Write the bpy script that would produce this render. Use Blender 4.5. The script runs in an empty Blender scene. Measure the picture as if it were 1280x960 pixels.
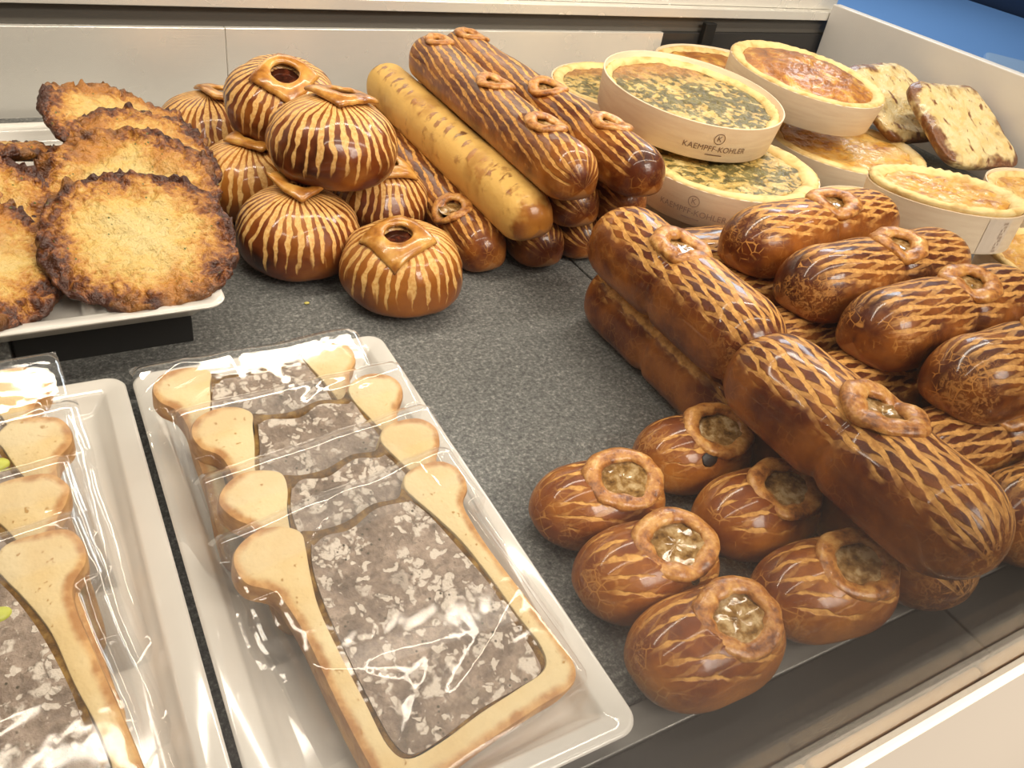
import bpy, bmesh, math, random
from mathutils import Vector, Matrix, noise as mnoise

# ------------------------------------------------------------------ camera
FPX, CAM_H = 1029.0, 0.35
_v1 = Vector((1960, -420, FPX)); _v2 = Vector((-735, -907, FPX))     # vanishing points of the case's two directions
AX = _v1.normalized(); AY = (_v2 - AX * _v2.dot(AX)).normalized(); AZ = AX.cross(AY)
if AZ.y > 0: AZ = -AZ
ROT = Matrix((AX, AY, AZ))                                           # world = ROT @ cam (x right, y down, z forward)
scene = bpy.context.scene
COL = scene.collection
cd = bpy.data.cameras.new('camera'); cam = bpy.data.objects.new('camera', cd); COL.objects.link(cam)
cd.sensor_fit = 'HORIZONTAL'; cd.sensor_width = 36; cd.lens = 36 * FPX / 1280; cd.clip_start = .01; cd.clip_end = 60
m3 = Matrix((ROT.col[0], -ROT.col[1], -ROT.col[2])).transposed()
cam.matrix_world = Matrix.Translation((0, 0, CAM_H)) @ m3.to_4x4()
scene.camera = cam

# ------------------------------------------------------------------ world, lamps, exposure
world = bpy.data.worlds.new('world'); scene.world = world; world.use_nodes = True
bg = world.node_tree.nodes['Background']; bg.inputs[0].default_value = (1.0, .93, .84, 1); bg.inputs[1].default_value = .04
scene.view_settings.view_transform = 'Standard'; scene.view_settings.look = 'None'
scene.view_settings.exposure = -0.04; scene.view_settings.gamma = 1; scene.view_settings.use_curve_mapping = False
def area_light(name, loc, target, sx, sy, power, color):
    l = bpy.data.lights.new(name, 'AREA'); l.shape = 'RECTANGLE'; l.size = sx; l.size_y = sy; l.energy = power; l.color = color
    o = bpy.data.objects.new(name, l); COL.objects.link(o); o.location = loc
    d = Vector(target) - Vector(loc); o.rotation_euler = d.to_track_quat('-Z', 'Y').to_euler(); return o
area_light('led_strip_front', (.42, .24, .66), (.42, .36, 0), 1.5, .03, 3.3, (1, .88, .73))
area_light('led_strip_rear', (.42, .62, .64), (.42, .68, 0), 1.5, .04, 7.2, (1, .89, .74))
area_light('fascia_fill_light', (.9, -1.5, 1.6), (.7, -.1, -.75), 1.2, 1.2, 24, (1, .88, .76)).data.spread = math.radians(75)  # added fill out of view, spread narrowed to brighten the cream fascia
area_light('counter_fill_light', (2.2, 1.9, 1.3), (2.0, 1.7, -.1), .8, .8, 26, (.86, .93, 1))  # added cool fill out of view, lifts the blue counter top

# ------------------------------------------------------------------ helpers
rnd = random.Random(7)
def nz(x, y, z, s=0): return mnoise.noise(Vector((x + s * 7.31, y - s * 3.77, z + s * 1.93)))
def fbm(x, y, z, s=0, o=3):
    t, a, f = 0, 1, 1
    for _ in range(o): t += a * nz(x * f, y * f, z * f, s); a *= .5; f *= 2.1
    return t
def smooth01(x): x = max(0, min(1, x)); return x * x * (3 - 2 * x)

def empty(name, loc=(0, 0, 0), rot=(0, 0, 0)):
    o = bpy.data.objects.new(name, None); COL.objects.link(o); o.location = loc; o.rotation_euler = rot; o.empty_display_size = .02
    return o
def tag(o, label=None, cat=None, group=None, kind=None):
    if label: o['label'] = label
    if cat: o['category'] = cat
    if group: o['group'] = group
    if kind: o['kind'] = kind
    return o
def link_mesh(name, me, mats, parent=None, smooth=True):
    if not isinstance(mats, (list, tuple)): mats = [mats]
    for m in mats: me.materials.append(m)
    if smooth: me.polygons.foreach_set('use_smooth', [True] * len(me.polygons))
    o = bpy.data.objects.new(name, me); COL.objects.link(o)
    if parent: o.parent = parent
    return o
def build(name, verts, faces, mats, parent=None, uvs=None, smooth=True, mi=None, sharp=None):
    """uvs: per-face lists of (u,v)"""
    me = bpy.data.meshes.new(name); me.from_pydata(verts, [], faces)
    if uvs:
        lay = me.uv_layers.new(name='UVMap'); flat = [c for fu in uvs for uv in fu for c in uv]
        lay.data.foreach_set('uv', flat)
    if mi: me.polygons.foreach_set('material_index', mi)
    bm = bmesh.new(); bm.from_mesh(me); bmesh.ops.recalc_face_normals(bm, faces=bm.faces[:]); bm.to_mesh(me); bm.free()
    o = link_mesh(name, me, mats, parent, smooth)
    if sharp is not None:
        try: me.set_sharp_from_angle(angle=sharp)
        except Exception: pass
    return o
def grid_closed(nr, nc, f, uvf=None):
    """rows 0..nr, columns wrap; first and last rows capped"""
    v = [f(i, j) for i in range(nr + 1) for j in range(nc)]
    F, U = [], []
    for i in range(nr):
        for j in range(nc):
            k = (j + 1) % nc
            F.append((i * nc + j, i * nc + k, (i + 1) * nc + k, (i + 1) * nc + j))
            if uvf: U.append((uvf(i, j), uvf(i, j + 1), uvf(i + 1, j + 1), uvf(i + 1, j)))
    for i in (0, nr):
        F.append(tuple(range(i * nc, (i + 1) * nc)))
        if uvf: U.append(tuple(uvf(i, j) for j in range(nc)))
    return v, F, U if uvf else None
def ring_closed(n, m, f, uvf=None):
    """torus topology n around, m in section"""
    v = [f(i, j) for i in range(n) for j in range(m)]
    F = [(i * m + j, i * m + (j + 1) % m, ((i + 1) % n) * m + (j + 1) % m, ((i + 1) % n) * m + j) for i in range(n) for j in range(m)]
    U = [(uvf(i, j), uvf(i, j + 1), uvf(i + 1, j + 1), uvf(i + 1, j)) for i in range(n) for j in range(m)] if uvf else None
    return v, F, U
def box(name, lo, hi, mat, parent=None, bevel=0.0, seg=2):
    bm = bmesh.new(); bmesh.ops.create_cube(bm, size=1)
    for v in bm.verts: v.co = Vector([lo[k] + (v.co[k] + .5) * (hi[k] - lo[k]) for k in range(3)])
    if bevel: bmesh.ops.bevel(bm, geom=bm.edges[:], offset=bevel, segments=seg, affect='EDGES', profile=.5)
    me = bpy.data.meshes.new(name); bm.to_mesh(me); bm.free()
    return link_mesh(name, me, mat, parent, False)

# ------------------------------------------------------------------ material graph helper
class G:
    def __init__(s, name):
        s.m = bpy.data.materials.new(name); s.m.use_nodes = True; s.t = s.m.node_tree; s.t.nodes.clear()
        s.out = s.t.nodes.new('ShaderNodeOutputMaterial')
    def n(s, typ, ins=None, **pr):
        nd = s.t.nodes.new(typ)
        for k, v in pr.items(): setattr(nd, k, v)
        for k, v in (ins or {}).items(): s.put(nd.inputs[k], v)
        return nd
    def put(s, sock, v):
        if isinstance(v, bpy.types.NodeSocket): s.t.links.new(v, sock)
        elif isinstance(v, (tuple, list)):
            dv = sock.default_value
            sock.default_value = tuple(v) + (1,) if len(dv) == 4 and len(v) == 3 else tuple(v)
        else: sock.default_value = v
    def math(s, op, a, b=0, c=0, clamp=False):
        nd = s.n('ShaderNodeMath', {0: a, 1: b, 2: c}, operation=op); nd.use_clamp = clamp; return nd.outputs[0]
    def add(s, a, b): return s.math('ADD', a, b)
    def sub(s, a, b): return s.math('SUBTRACT', a, b)
    def mul(s, a, b): return s.math('MULTIPLY', a, b)
    def mx(s, a, b): return s.math('MAXIMUM', a, b)
    def rng(s, x, a, b, c=0., d=1.):
        return s.n('ShaderNodeMapRange', {0: x, 1: a, 2: b, 3: c, 4: d}, interpolation_type='SMOOTHSTEP').outputs[0]
    def mix(s, f, a, b, mode='MIX'):
        nd = s.n('ShaderNodeMix', data_type='RGBA', blend_type=mode); s.put(nd.inputs[0], f); s.put(nd.inputs[6], a); s.put(nd.inputs[7], b); return nd.outputs[2]
    def ramp(s, f, stops):
        nd = s.n('ShaderNodeValToRGB', {0: f}); cr = nd.color_ramp
        while len(cr.elements) < len(stops): cr.elements.new(.5)
        for e, (p, c) in zip(cr.elements, stops): e.position = p; e.color = tuple(c) + (1,)
        return nd.outputs[0]
    def noise(s, vec, sc, det=3, ro=.55, dist=0.):
        return s.n('ShaderNodeTexNoise', {'Vector': vec, 'Scale': sc, 'Detail': det, 'Roughness': ro, 'Distortion': dist}).outputs[0]
    def vor(s, vec, sc, feat='F1', out=0, rand=1.):
        return s.n('ShaderNodeTexVoronoi', {'Vector': vec, 'Scale': sc, 'Randomness': rand}, feature=feat).outputs[out]
    def obj(s, shift=True):
        o = s.n('ShaderNodeTexCoord').outputs['Object']
        if not shift: return o
        r = s.n('ShaderNodeObjectInfo').outputs['Random']
        return s.n('ShaderNodeVectorMath', {0: o, 1: s.n('ShaderNodeCombineXYZ', {0: s.mul(r, 9.), 1: s.mul(r, 5.), 2: r}).outputs[0]}, operation='ADD').outputs[0]
    def uv(s):
        x = s.n('ShaderNodeTexCoord').outputs['UV']; sp = s.n('ShaderNodeSeparateXYZ', {0: x}); return x, sp.outputs[0], sp.outputs[1]
    def xyz(s, v): return s.n('ShaderNodeSeparateXYZ', {0: v}).outputs
    def bump(s, h, dist, st=1.):
        return s.n('ShaderNodeBump', {'Height': h, 'Distance': dist, 'Strength': st}).outputs[0]
    def pbr(s, **k):
        nd = s.n('ShaderNodeBsdfPrincipled')
        for a, v in k.items(): s.put(nd.inputs[a.replace('_', ' ')], v)
        s.t.links.new(nd.outputs[0], s.out.inputs[0]); return s.m

def simple(name, col, rough=.5, metal=0., **k):
    g = G(name); return g.pbr(Base_Color=col, Roughness=rough, Metallic=metal, **k)

# ---- brioche crusts
GOLD = (.80, .43, .12); DARK = (.035, .0070, .0020); MID = (.120, .024, .0045); ORA = (.36, .115, .015)
def crust_long(name, kind, ku, kv, width, vmax, umax, dark=DARK, mid=MID, ora=ORA, gold=GOLD, cross=.8, crackle=.5, top_only=True):
    g = G(name); uvv, u, v = g.uv(); ob = g.obj()
    nb = g.noise(ob, 26, 3, .6); nf = g.noise(ob, 420, 3, .6); nm = g.noise(ob, 90, 2, .5)
    av = g.math('ABSOLUTE', v)
    # bake: mahogany on the crown, more orange low on the sides
    t = g.add(g.mul(nb, 1.1), g.add(g.mul(av, .30), g.mul(nf, .10)))
    base = g.ramp(t, [(.35, dark), (.62, mid), (.90, ora)])
    base = g.mix(g.rng(av, .74, .9), base, (.40, .17, .05))
    wob = g.mul(g.sub(g.noise(ob, 26, 2, .5), .5), .9)
    jit = g.mul(g.sub(g.noise(ob, 150, 2, .5), .5), .32)
    wj = g.add(wob, jit)
    def stripe(sgn, w):
        a = g.add(g.add(g.mul(u, ku * sgn), g.mul(v, kv)), wj)
        s = g.mul(g.math('PINGPONG', a, .5), 2.)
        wn = g.add(w, g.mul(g.sub(nm, .5), .9 if kind != 'small' else 1.5))
        return g.rng(s, g.sub(wn, .13), g.add(wn, .08), 1., 0.)
    m = stripe(1, width)
    if cross: m = g.mx(m, g.mul(stripe(-1, width * .9), cross))
    if kind == 'golden':                                             # a row of short slashes and a browned flank
        s_ = g.mul(g.math('PINGPONG', g.add(g.mul(u, 2.6), g.add(g.mul(v, 1.2), g.mul(jit, 1.4))), .5), 2.)
        d_ = g.mul(g.rng(s_, .30, .42, 1., 0.), g.rng(g.math('ABSOLUTE', g.add(g.add(v, .10), g.mul(g.sub(nb, .5), .30))), .06, .11, 1., 0.))
        d_ = g.mul(d_, g.rng(nm, .38, .55))
        m = g.mul(g.sub(g.rng(g.noise(ob, 48, 4, .6), .56, .70, 1., .35), g.mul(d_, .9)), g.rng(g.add(v, g.mul(g.sub(nb, .5), .9)), .26, .36, 1., 0.))
    edge = g.add(av, g.mul(g.sub(g.noise(ob, 60, 2, .6), .5), .35))
    if kind == 'split': band = g.mul(g.rng(g.math('ABSOLUTE', g.add(g.add(v, .27), g.mul(g.sub(nm, .5), .12))), .03, .055, 1., 0.), g.rng(g.math('ABSOLUTE', u), .8, 1.1, 1., 0.))
    m = g.mul(m, g.rng(edge, vmax - .06, vmax + .05, 1., 0.))
    au = g.add(g.math('ABSOLUTE', u), g.mul(g.sub(nm, .5), .4))
    m = g.mul(m, g.rng(au, umax - .18, umax + .02, 1., 0.))
    if kind == 'split': m = g.mx(m, band)
    goldc = g.mix(g.rng(g.noise(ob, 240, 3, .65), .35, .7) if kind != 'golden' else g.rng(nb, .48, .75), gold, (gold[0] * .62, gold[1] * .52, gold[2] * .42))
    col = g.mix(g.mul(m, .94), base, goldc)
    # fine crackle of the egg glaze, strongest at the ends
    ck = g.n('ShaderNodeTexVoronoi', {'Vector': ob, 'Scale': 150.}, feature='DISTANCE_TO_EDGE').outputs[0]
    line = g.rng(ck, .02, .07, 1., 0.)
    ends = g.add(g.rng(g.math('ABSOLUTE', u), umax - .35, umax + .1), .22)
    line = g.mul(g.mul(line, g.rng(g.noise(ob, 70, 2), .47, .62)), g.mul(ends, crackle))
    hair = g.mul(g.mul(g.rng(g.noise(ob, 230, 4, .75, 1.5), .47, .60), g.rng(g.noise(ob, 28, 2), .45, .60)), g.rng(g.math('ABSOLUTE', u), umax - .42, umax + .02, 0., crackle))
    col = g.mix(hair, col, (.50, .24, .07))
    col = g.mix(g.math('MINIMUM', line, 1.), col, (.55, .25, .06))
    h = g.add(g.mul(m, -.35), g.add(g.mul(nm, .5), g.mul(nf, .18)))
    return g.pbr(Base_Color=col, Roughness=g.rng(m, 0, 1, .40, .55), Normal=g.bump(h, .0016, .75), Specular_IOR_Level=.28, Coat_Weight=g.rng(m, 0, 1, .50, .10), Coat_Roughness=.08,
                 Subsurface_Weight=.0)
M_ZEBRA = crust_long('crust_zebra', 'zebra', 1.0, 10.0, .38, .46, 3.48, cross=.12, crackle=.3)
M_GOLDEN = crust_long('crust_golden_pale', 'golden', 1.9, 1.2, .80, .98, 3.6, dark=(.10, .025, .005), mid=(.26, .08, .012), ora=(.50, .20, .03), gold=(.80, .50, .14), cross=.0, crackle=.2)
M_LATT = crust_long('crust_lattice', 'lattice', 1.9, 11.5, .42, .32, 1.42, cross=.70, crackle=.9)
M_LATT2 = crust_long('crust_lattice_fine', 'lattice', 1.2, 11.5, .40, .36, 1.45, dark=(.035, .008, .003), mid=(.10, .022, .006), cross=.6, crackle=.9, gold=(.74, .40, .12))
M_SPLIT = crust_long('crust_lattice_split', 'split', 1.9, 11.5, .42, .30, 1.42, cross=.70, crackle=.9)
M_SMALL = crust_long('crust_small', 'small', 1.6, 8.0, .22, .36, .70, dark=(.07, .014, .003), mid=(.21, .052, .007), ora=(.46, .165, .020), cross=.35, crackle=.8)

def crust_round(name, k, light):
    g = G(name); uvv, u, v = g.uv(); ob = g.obj()
    nb = g.noise(ob, 24, 3, .6); nf = g.noise(ob, 420, 3, .6); nm = g.noise(ob, 100, 2, .5)
    t = g.add(g.mul(nb, 1.0), g.mul(g.math('ABSOLUTE', g.sub(v, .55)), .35 + light))
    base = g.ramp(t, [(.36, DARK if light < .3 else (.12, .026, .004)), (.58, (.18, .040, .006) if light < .3 else (.30, .09, .013)), (.86, (.42, .15, .020))])
    wob = g.mul(g.sub(g.noise(ob, 40, 2, .5), .5), 1.5)
    a = g.add(g.mul(u, float(k)), wob)
    s = g.mul(g.math('PINGPONG', a, .5), 2.)
    wn = g.add(g.rng(v, .12, .72, .66, .10), g.mul(g.sub(nm, .5), .95))
    m = g.rng(s, g.sub(wn, .12), g.add(wn, .08), 1., 0.)
    rag = g.noise(g.n('ShaderNodeCombineXYZ', {0: g.mul(u, float(k)), 1: g.n('ShaderNodeObjectInfo').outputs['Random'], 2: 0.}).outputs[0], 1.3, 2)
    m = g.mul(m, g.rng(g.add(v, g.mul(g.sub(rag, .5), .6)), .46, .57, 1., 0.))
    goldc = g.mix(g.rng(nf, .35, .7), (.86, .54, .20), (.68, .34, .09))
    col = g.mix(g.mul(m, .92), base, goldc)
    col = g.mix(g.rng(v, .90, .97), col, (.50, .24, .06))
    h = g.add(g.mul(m, -.3), g.add(g.mul(nm, .4), g.mul(nf, .15)))
    return g.pbr(Base_Color=col, Roughness=g.rng(m, 0, 1, .38, .5), Specular_IOR_Level=.3, Normal=g.bump(h, .0014, .7), Coat_Weight=g.rng(m, 0, 1, .6, .15), Coat_Roughness=.10)
M_ROUND = crust_round('crust_round', 33, .1)
M_ROUND_L = crust_round('crust_round_light', 30, .45)

def ring_mat():
    g = G('pastry_strip'); ob = g.obj(); n1 = g.noise(ob, 120, 3, .65); nf = g.noise(ob, 500, 2)
    col = g.ramp(n1, [(.30, (.15, .042, .009)), (.45, (.42, .16, .032)), (.58, (.60, .29, .075)), (.74, (.80, .48, .17))])
    return g.pbr(Base_Color=col, Roughness=.38, Normal=g.bump(g.add(n1, g.mul(nf, .3)), .0016, .7), Coat_Weight=.25, Coat_Roughness=.2)
M_RING = ring_mat()
def flap_mat():
    g = G('dough_flap_glazed'); ob = g.obj(); n1 = g.noise(ob, 70, 3, .55); nf = g.noise(ob, 500, 2)
    col = g.ramp(n1, [(.30, (.22, .065, .010)), (.48, (.48, .20, .034)), (.66, (.70, .38, .095))])
    return g.pbr(Base_Color=col, Roughness=.28, Normal=g.bump(g.add(n1, g.mul(nf, .25)), .0012, .6), Coat_Weight=.5, Coat_Roughness=.1)
M_FLAP = flap_mat()
def jelly_mat(name, c1, c2, c3):
    g = G(name); ob = g.obj(); n1 = g.noise(ob, 160, 3, .6)
    return g.pbr(Base_Color=g.ramp(n1, [(.33, c1), (.50, c2), (.68, c3)]), Roughness=.06, Normal=g.bump(g.noise(ob, 110, 1), .0012, .4), Coat_Weight=.6, Coat_Roughness=.03)
M_JELLY = jelly_mat('aspic_amber', (.09, .040, .010), (.30, .165, .050), (.60, .44, .23))
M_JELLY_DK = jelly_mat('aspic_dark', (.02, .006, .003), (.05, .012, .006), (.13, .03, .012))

# ---- other materials
def slate():
    g = G('slate_speckled'); ob = g.obj(False)
    n1 = g.noise(ob, 380, 3, .8); n2 = g.noise(ob, 9, 3, .5); n3 = g.noise(ob, 150, 2, .6)
    t = g.add(g.mul(n1, .75), g.add(g.mul(n2, .12), g.mul(n3, .22)))
    col = g.ramp(t, [(.38, (.035, .036, .035)), (.53, (.115, .117, .112)), (.60, (.18, .18, .17)), (.74, (.42, .42, .39))])
    return g.pbr(Base_Color=col, Roughness=.62, Normal=g.bump(n1, .0008, .5))
M_SLATE = slate()
M_PORC = simple('white_porcelain', (.66, .63, .58), .10, Coat_Weight=.5, Coat_Roughness=.04)
def steel(name, col, rough):
    g = G(name); ob = g.obj(False)
    mp = g.n('ShaderNodeMapping', {0: ob, 3: (14., 14., 900.)}).outputs[0]
    n1 = g.noise(mp, 1., 3, .6)
    n2 = g.noise(ob, 30, 2)
    return g.pbr(Base_Color=col, Metallic=.40, Roughness=g.add(rough, g.mul(g.sub(n2, .5), .12)), Normal=g.bump(n1, .0006, .25), Anisotropic=.6)
M_STEEL = steel('brushed_steel', (.90, .87, .80), .26)
M_STEEL_DK = steel('dark_steel', (.14, .135, .125), .35)
M_STEEL_MID = steel('grey_steel', (.22, .215, .20), .35)
M_RECESS = simple('recess_grey', (.10, .092, .08), .5)
M_BLACK = simple('matt_black', (.006, .006, .006), .6)
M_SOOT = simple('charcoal_panel', (.035, .033, .032), .30)
M_FRONT = simple('front_strip_charcoal', (.016, .015, .013), .45, Specular_IOR_Level=.25)
M_CREAM = simple('cream_laminate', (.90, .82, .70), .45)
M_SIDE = simple('white_side_panel', (.72, .69, .66), .35)
def wood(name, c1, c2):
    g = G(name); ob = g.obj(); mp = g.n('ShaderNodeMapping', {0: ob, 3: (30., 30., 260.)}).outputs[0]
    n1 = g.noise(mp, 1., 4, .6)
    return g.pbr(Base_Color=g.mix(g.rng(n1, .3, .7), c1, c2), Roughness=.6, Normal=g.bump(n1, .0004, .3))
M_WOOD = wood('poplar_veneer', (.84, .69, .50), (.77, .60, .42))
M_TRIMW = wood('beige_edge_wood', (.70, .47, .26), (.62, .40, .21))
M_INK = simple('printed_ink', (.16, .085, .055), .6)
M_INK_L = simple('printed_ink_faint', (.36, .24, .18), .6)
M_PAPER = simple('sticker_paper', (.74, .62, .50), .5)

def pastry():
    g = G('shortcrust'); ob = g.obj(); n1 = g.noise(ob, 60, 3, .6); n2 = g.noise(ob, 300, 2)
    return g.pbr(Base_Color=g.ramp(n1, [(.3, (.62, .37, .11)), (.48, (.82, .60, .25)), (.75, (.86, .67, .33))]), Roughness=.6, Normal=g.bump(g.add(n1, g.mul(n2, .4)), .0015, .6))
M_PASTRY = pastry()
def filling_green():
    g = G('spinach_filling'); ob = g.obj(); n1 = g.noise(ob, 75, 4, .6, .3); n2 = g.noise(ob, 125, 3, .6, .2); n3 = g.noise(ob, 22, 2)
    col = g.ramp(n1, [(.33, (.46, .29, .075)), (.50, (.60, .42, .13)), (.68, (.72, .57, .26))])
    gr = g.rng(g.add(g.mul(n2, .7), g.mul(n3, .45)), .515, .60)
    col = g.mix(g.mul(gr, .88), col, g.ramp(n1, [(.35, (.030, .032, .009)), (.6, (.13, .115, .032))]))
    pk = g.vor(ob, 120, 'F1', 0); col = g.mix(g.mul(g.rng(pk, .20, .12), g.rng(n1, .5, .6)), col, (.03, .055, .008))
    y = g.xyz(g.n('ShaderNodeTexCoord').outputs['Object'])[1]
    col = g.mix(g.mul(g.rng(g.add(y, g.mul(g.sub(n1, .5), .1)), .03, .07), .75), col, (.42, .17, .045))
    return g.pbr(Base_Color=col, Roughness=.38, Normal=g.bump(g.add(n1, n2), .004, .8))
M_SPIN = filling_green()
def filling_gold(name, brown):
    g = G(name); ob = g.obj(); n1 = g.noise(ob, 34, 4, .6, .7); n2 = g.noise(ob, 150, 3, .6)
    col = g.ramp(g.add(g.mul(n1, .8), g.mul(n2, .2)), [(.30, (.14, .045, .02)), (.30 + brown, (.44, .17, .035)), (.42 + brown, (.70, .38, .07)), (.62 + brown, (.82, .60, .23))])
    return g.pbr(Base_Color=col, Roughness=.36, Normal=g.bump(g.add(n1, g.mul(n2, .6)), .004, .8), Coat_Weight=.2)
M_QGOLD = filling_gold('golden_filling', .06); M_QBROWN = filling_gold('browned_filling', .20); M_QPALE = filling_gold('pale_filling', .09)

def pancake_mat():
    g = G('fried_potato'); uvv, u, v = g.uv(); ob = g.obj()
    n1 = g.noise(ob, 65, 4, .7, .4); n2 = g.noise(ob, 300, 3, .6); n3 = g.noise(ob, 24, 3)
    t = g.add(u, g.add(g.mul(g.sub(n1, .5), 1.0), g.mul(g.sub(n2, .5), .40)))
    col = g.ramp(t, [(.20, (.66, .50, .20)), (.52, (.66, .43, .12)), (.72, (.50, .22, .034)), (.86, (.20, .058, .012)), (.97, (.060, .016, .006))])
    col = g.mix(g.rng(n3, .50, .68, 0., .75), col, (.46, .19, .030))
    hb = g.vor(ob, 170, 'F1', 0); col = g.mix(g.mul(g.rng(hb, .16, .09), g.rng(g.noise(ob, 45, 1), .5, .58)), col, (.10, .12, .02))
    cr = g.vor(ob, 110, 'F1', 0); col = g.mix(g.mul(g.rng(cr, .2, .1), g.rng(g.noise(ob, 31, 1), .58, .64)), col, (.62, .22, .04))
    return g.pbr(Base_Color=col, Roughness=.42, Normal=g.bump(g.add(n1, g.mul(n2, .7)), .005, .8), Coat_Weight=.15, Coat_Roughness=.25)
M_PANC = pancake_mat()
def crumb_mat():
    g = G('brioche_crumb_slice'); uvv, u, v = g.uv(); ob = g.obj(); n1 = g.noise(ob, 90, 3, .6); n2 = g.noise(ob, 30, 2); n3 = g.noise(ob, 260, 2)
    crumb = g.mix(g.rng(n2, .35, .65), (.76, .61, .34), (.71, .52, .24))
    crumb = g.mix(g.rng(n3, .66, .74), crumb, (.45, .26, .07))
    brown = g.mix(g.rng(n1, .35, .65), (.66, .37, .12), (.44, .20, .05))
    return g.pbr(Base_Color=g.mix(g.rng(g.add(u, g.mul(g.sub(n1, .5), .9)), .18, .85), crumb, brown), Roughness=.5, Normal=g.bump(g.add(n1, n3), .0012, .5))
M_CRUMB = crumb_mat()
def meat_mat():
    g = G('coarse_pork_terrine'); ob = g.obj()
    wv = g.n('ShaderNodeVectorMath', {0: ob, 1: g.n('ShaderNodeVectorMath', {0: g.n('ShaderNodeTexNoise', {'Vector': ob, 'Scale': 95., 'Detail': 3.}).outputs[1], 1: (.020, .020, .020)}, operation='MULTIPLY').outputs[0]}, operation='ADD').outputs[0]
    n1 = g.noise(ob, 70, 4, .6); n2 = g.noise(ob, 320, 3, .6)
    base = g.ramp(g.add(g.mul(n1, .7), g.mul(n2, .3)), [(.34, (.10, .066, .042)), (.50, (.25, .178, .128)), (.64, (.42, .32, .245))])
    sep = g.n('ShaderNodeTexVoronoi', {'Vector': wv, 'Scale': 135.}, feature='F1')
    rc = g.xyz(sep.outputs[1])[0]
    fat = g.mul(g.mul(g.rng(rc, .62, .70), g.rng(sep.outputs[0], .66, .42)), g.rng(n2, .25, .45))
    sp2 = g.n('ShaderNodeTexVoronoi', {'Vector': wv, 'Scale': 230.}, feature='F1')
    fat2 = g.mul(g.rng(g.xyz(sp2.outputs[1])[1], .70, .74), g.rng(sp2.outputs[0], .62, .40))
    fat = g.mx(fat, fat2)
    col = g.mix(g.mul(fat, .92), base, g.mix(n1, (.60, .50, .40), (.82, .74, .64)))
    col = g.mix(g.mul(g.rng(g.noise(ob, 180, 3, .6, 1.0), .56, .64), .55), col, (.11, .075, .045))
    small = g.vor(ob, 260, 'F1', 0); col = g.mix(g.mul(g.rng(small, .22, .13), g.rng(g.noise(ob, 60, 1), .5, .6)), col, (.06, .045, .02))
    return g.pbr(Base_Color=col, Roughness=.32, Normal=g.bump(g.add(n1, g.add(n2, g.mul(fat, .4))), .0016, .7), Coat_Weight=.2)
M_MEAT = meat_mat()
M_ASPIC = jelly_mat('aspic_border', (.07, .035, .008), (.17, .085, .018), (.34, .20, .05))
M_PIST = simple('pistachio_green', (.55, .58, .08), .4)
def film_mat():
    g = G('clear_plastic_film'); ob = g.obj()
    n1 = g.noise(ob, 26, 2, .5, 1.2); n2 = g.noise(ob, 120, 2, .5)
    nrm = g.bump(n1, .0018, .3)
    bf = g.n('ShaderNodeNewGeometry').outputs['Backfacing']
    fr = g.n('ShaderNodeFresnel', {'IOR': g.rng(bf, 0, 1, 1.5, 1 / 1.5), 'Normal': nrm}).outputs[0]      # a sheet, the same from both sides
    gl = g.n('ShaderNodeBsdfGlossy', {'Color': (1, 1, 1), 'Roughness': .07, 'Normal': nrm}).outputs[0]
    df = g.n('ShaderNodeBsdfDiffuse', {'Color': (.85, .83, .8)}).outputs[0]
    tr = g.n('ShaderNodeBsdfTransparent', {'Color': (.98, .98, .98)}).outputs[0]
    fold = g.rng(g.xyz(g.n('ShaderNodeTexCoord').outputs['Object'])[1], .046, .050, .018, .085)
    a = g.n('ShaderNodeMixShader', {0: fold, 1: tr, 2: df}).outputs[0]
    b = g.n('ShaderNodeMixShader', {0: g.math('MINIMUM', g.mul(fr, 1.3), 1.), 1: a, 2: gl}).outputs[0]
    g.t.links.new(b, g.out.inputs[0]); return g.m
M_FILM = film_mat()
def glass_mat():
    g = G('case_glass'); bf = g.n('ShaderNodeNewGeometry').outputs['Backfacing']
    fr = g.n('ShaderNodeFresnel', {'IOR': g.rng(bf, 0, 1, 1.5, 1 / 1.5)}).outputs[0]      # thin pane: the ray leaves undeviated
    gl = g.n('ShaderNodeBsdfGlossy', {'Color': (1, 1, 1), 'Roughness': .0}).outputs[0]
    tr = g.n('ShaderNodeBsdfTransparent', {'Color': (.985, .99, .985)}).outputs[0]
    b = g.n('ShaderNodeMixShader', {0: fr, 1: tr, 2: gl}).outputs[0]
    g.t.links.new(b, g.out.inputs[0]); return g.m
M_GLASS = glass_mat()
def bread_mat():
    g = G('gratinated_cheese'); uvv, u, v = g.uv(); ob = g.obj(); n1 = g.noise(ob, 60, 4, .65, .5); n2 = g.noise(ob, 260, 2)
    mp = g.n('ShaderNodeMapping', {0: ob, 3: (95., 40., 60.)}).outputs[0]; n3 = g.noise(mp, 1., 3, .6)
    col = g.mix(g.rng(n1, .35, .7), (.80, .66, .36), (.74, .52, .19))
    col = g.mix(g.rng(n3, .58, .68), col, (.20, .065, .014))
    e = g.rng(g.add(u, g.mul(g.sub(g.noise(ob, 30, 3, .6), .5), 1.3)), .80, 1.05)
    col = g.mix(e, col, g.mix(n2, (.06, .018, .008), (.30, .11, .03)))
    return g.pbr(Base_Color=col, Roughness=.42, Normal=g.bump(g.add(n1, g.mul(n2, .5)), .004, .7), Coat_Weight=.2)
M_BREAD = bread_mat()
M_BLUE = simple('blue_lit_counter', (.22, .42, .78), .25)
M_BLUE_L = simple('pale_blue_tray', (.45, .62, .85), .2)
M_NIGHT = simple('dark_blue_cabinet', (.02, .035, .075), .3)
def floor_mat():
    g = G('shop_floor_tiles'); ob = g.obj(False); n = g.noise(ob, 3, 3)
    return g.pbr(Base_Color=g.mix(n, (.045, .040, .037), (.065, .058, .052)), Roughness=.45)
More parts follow.
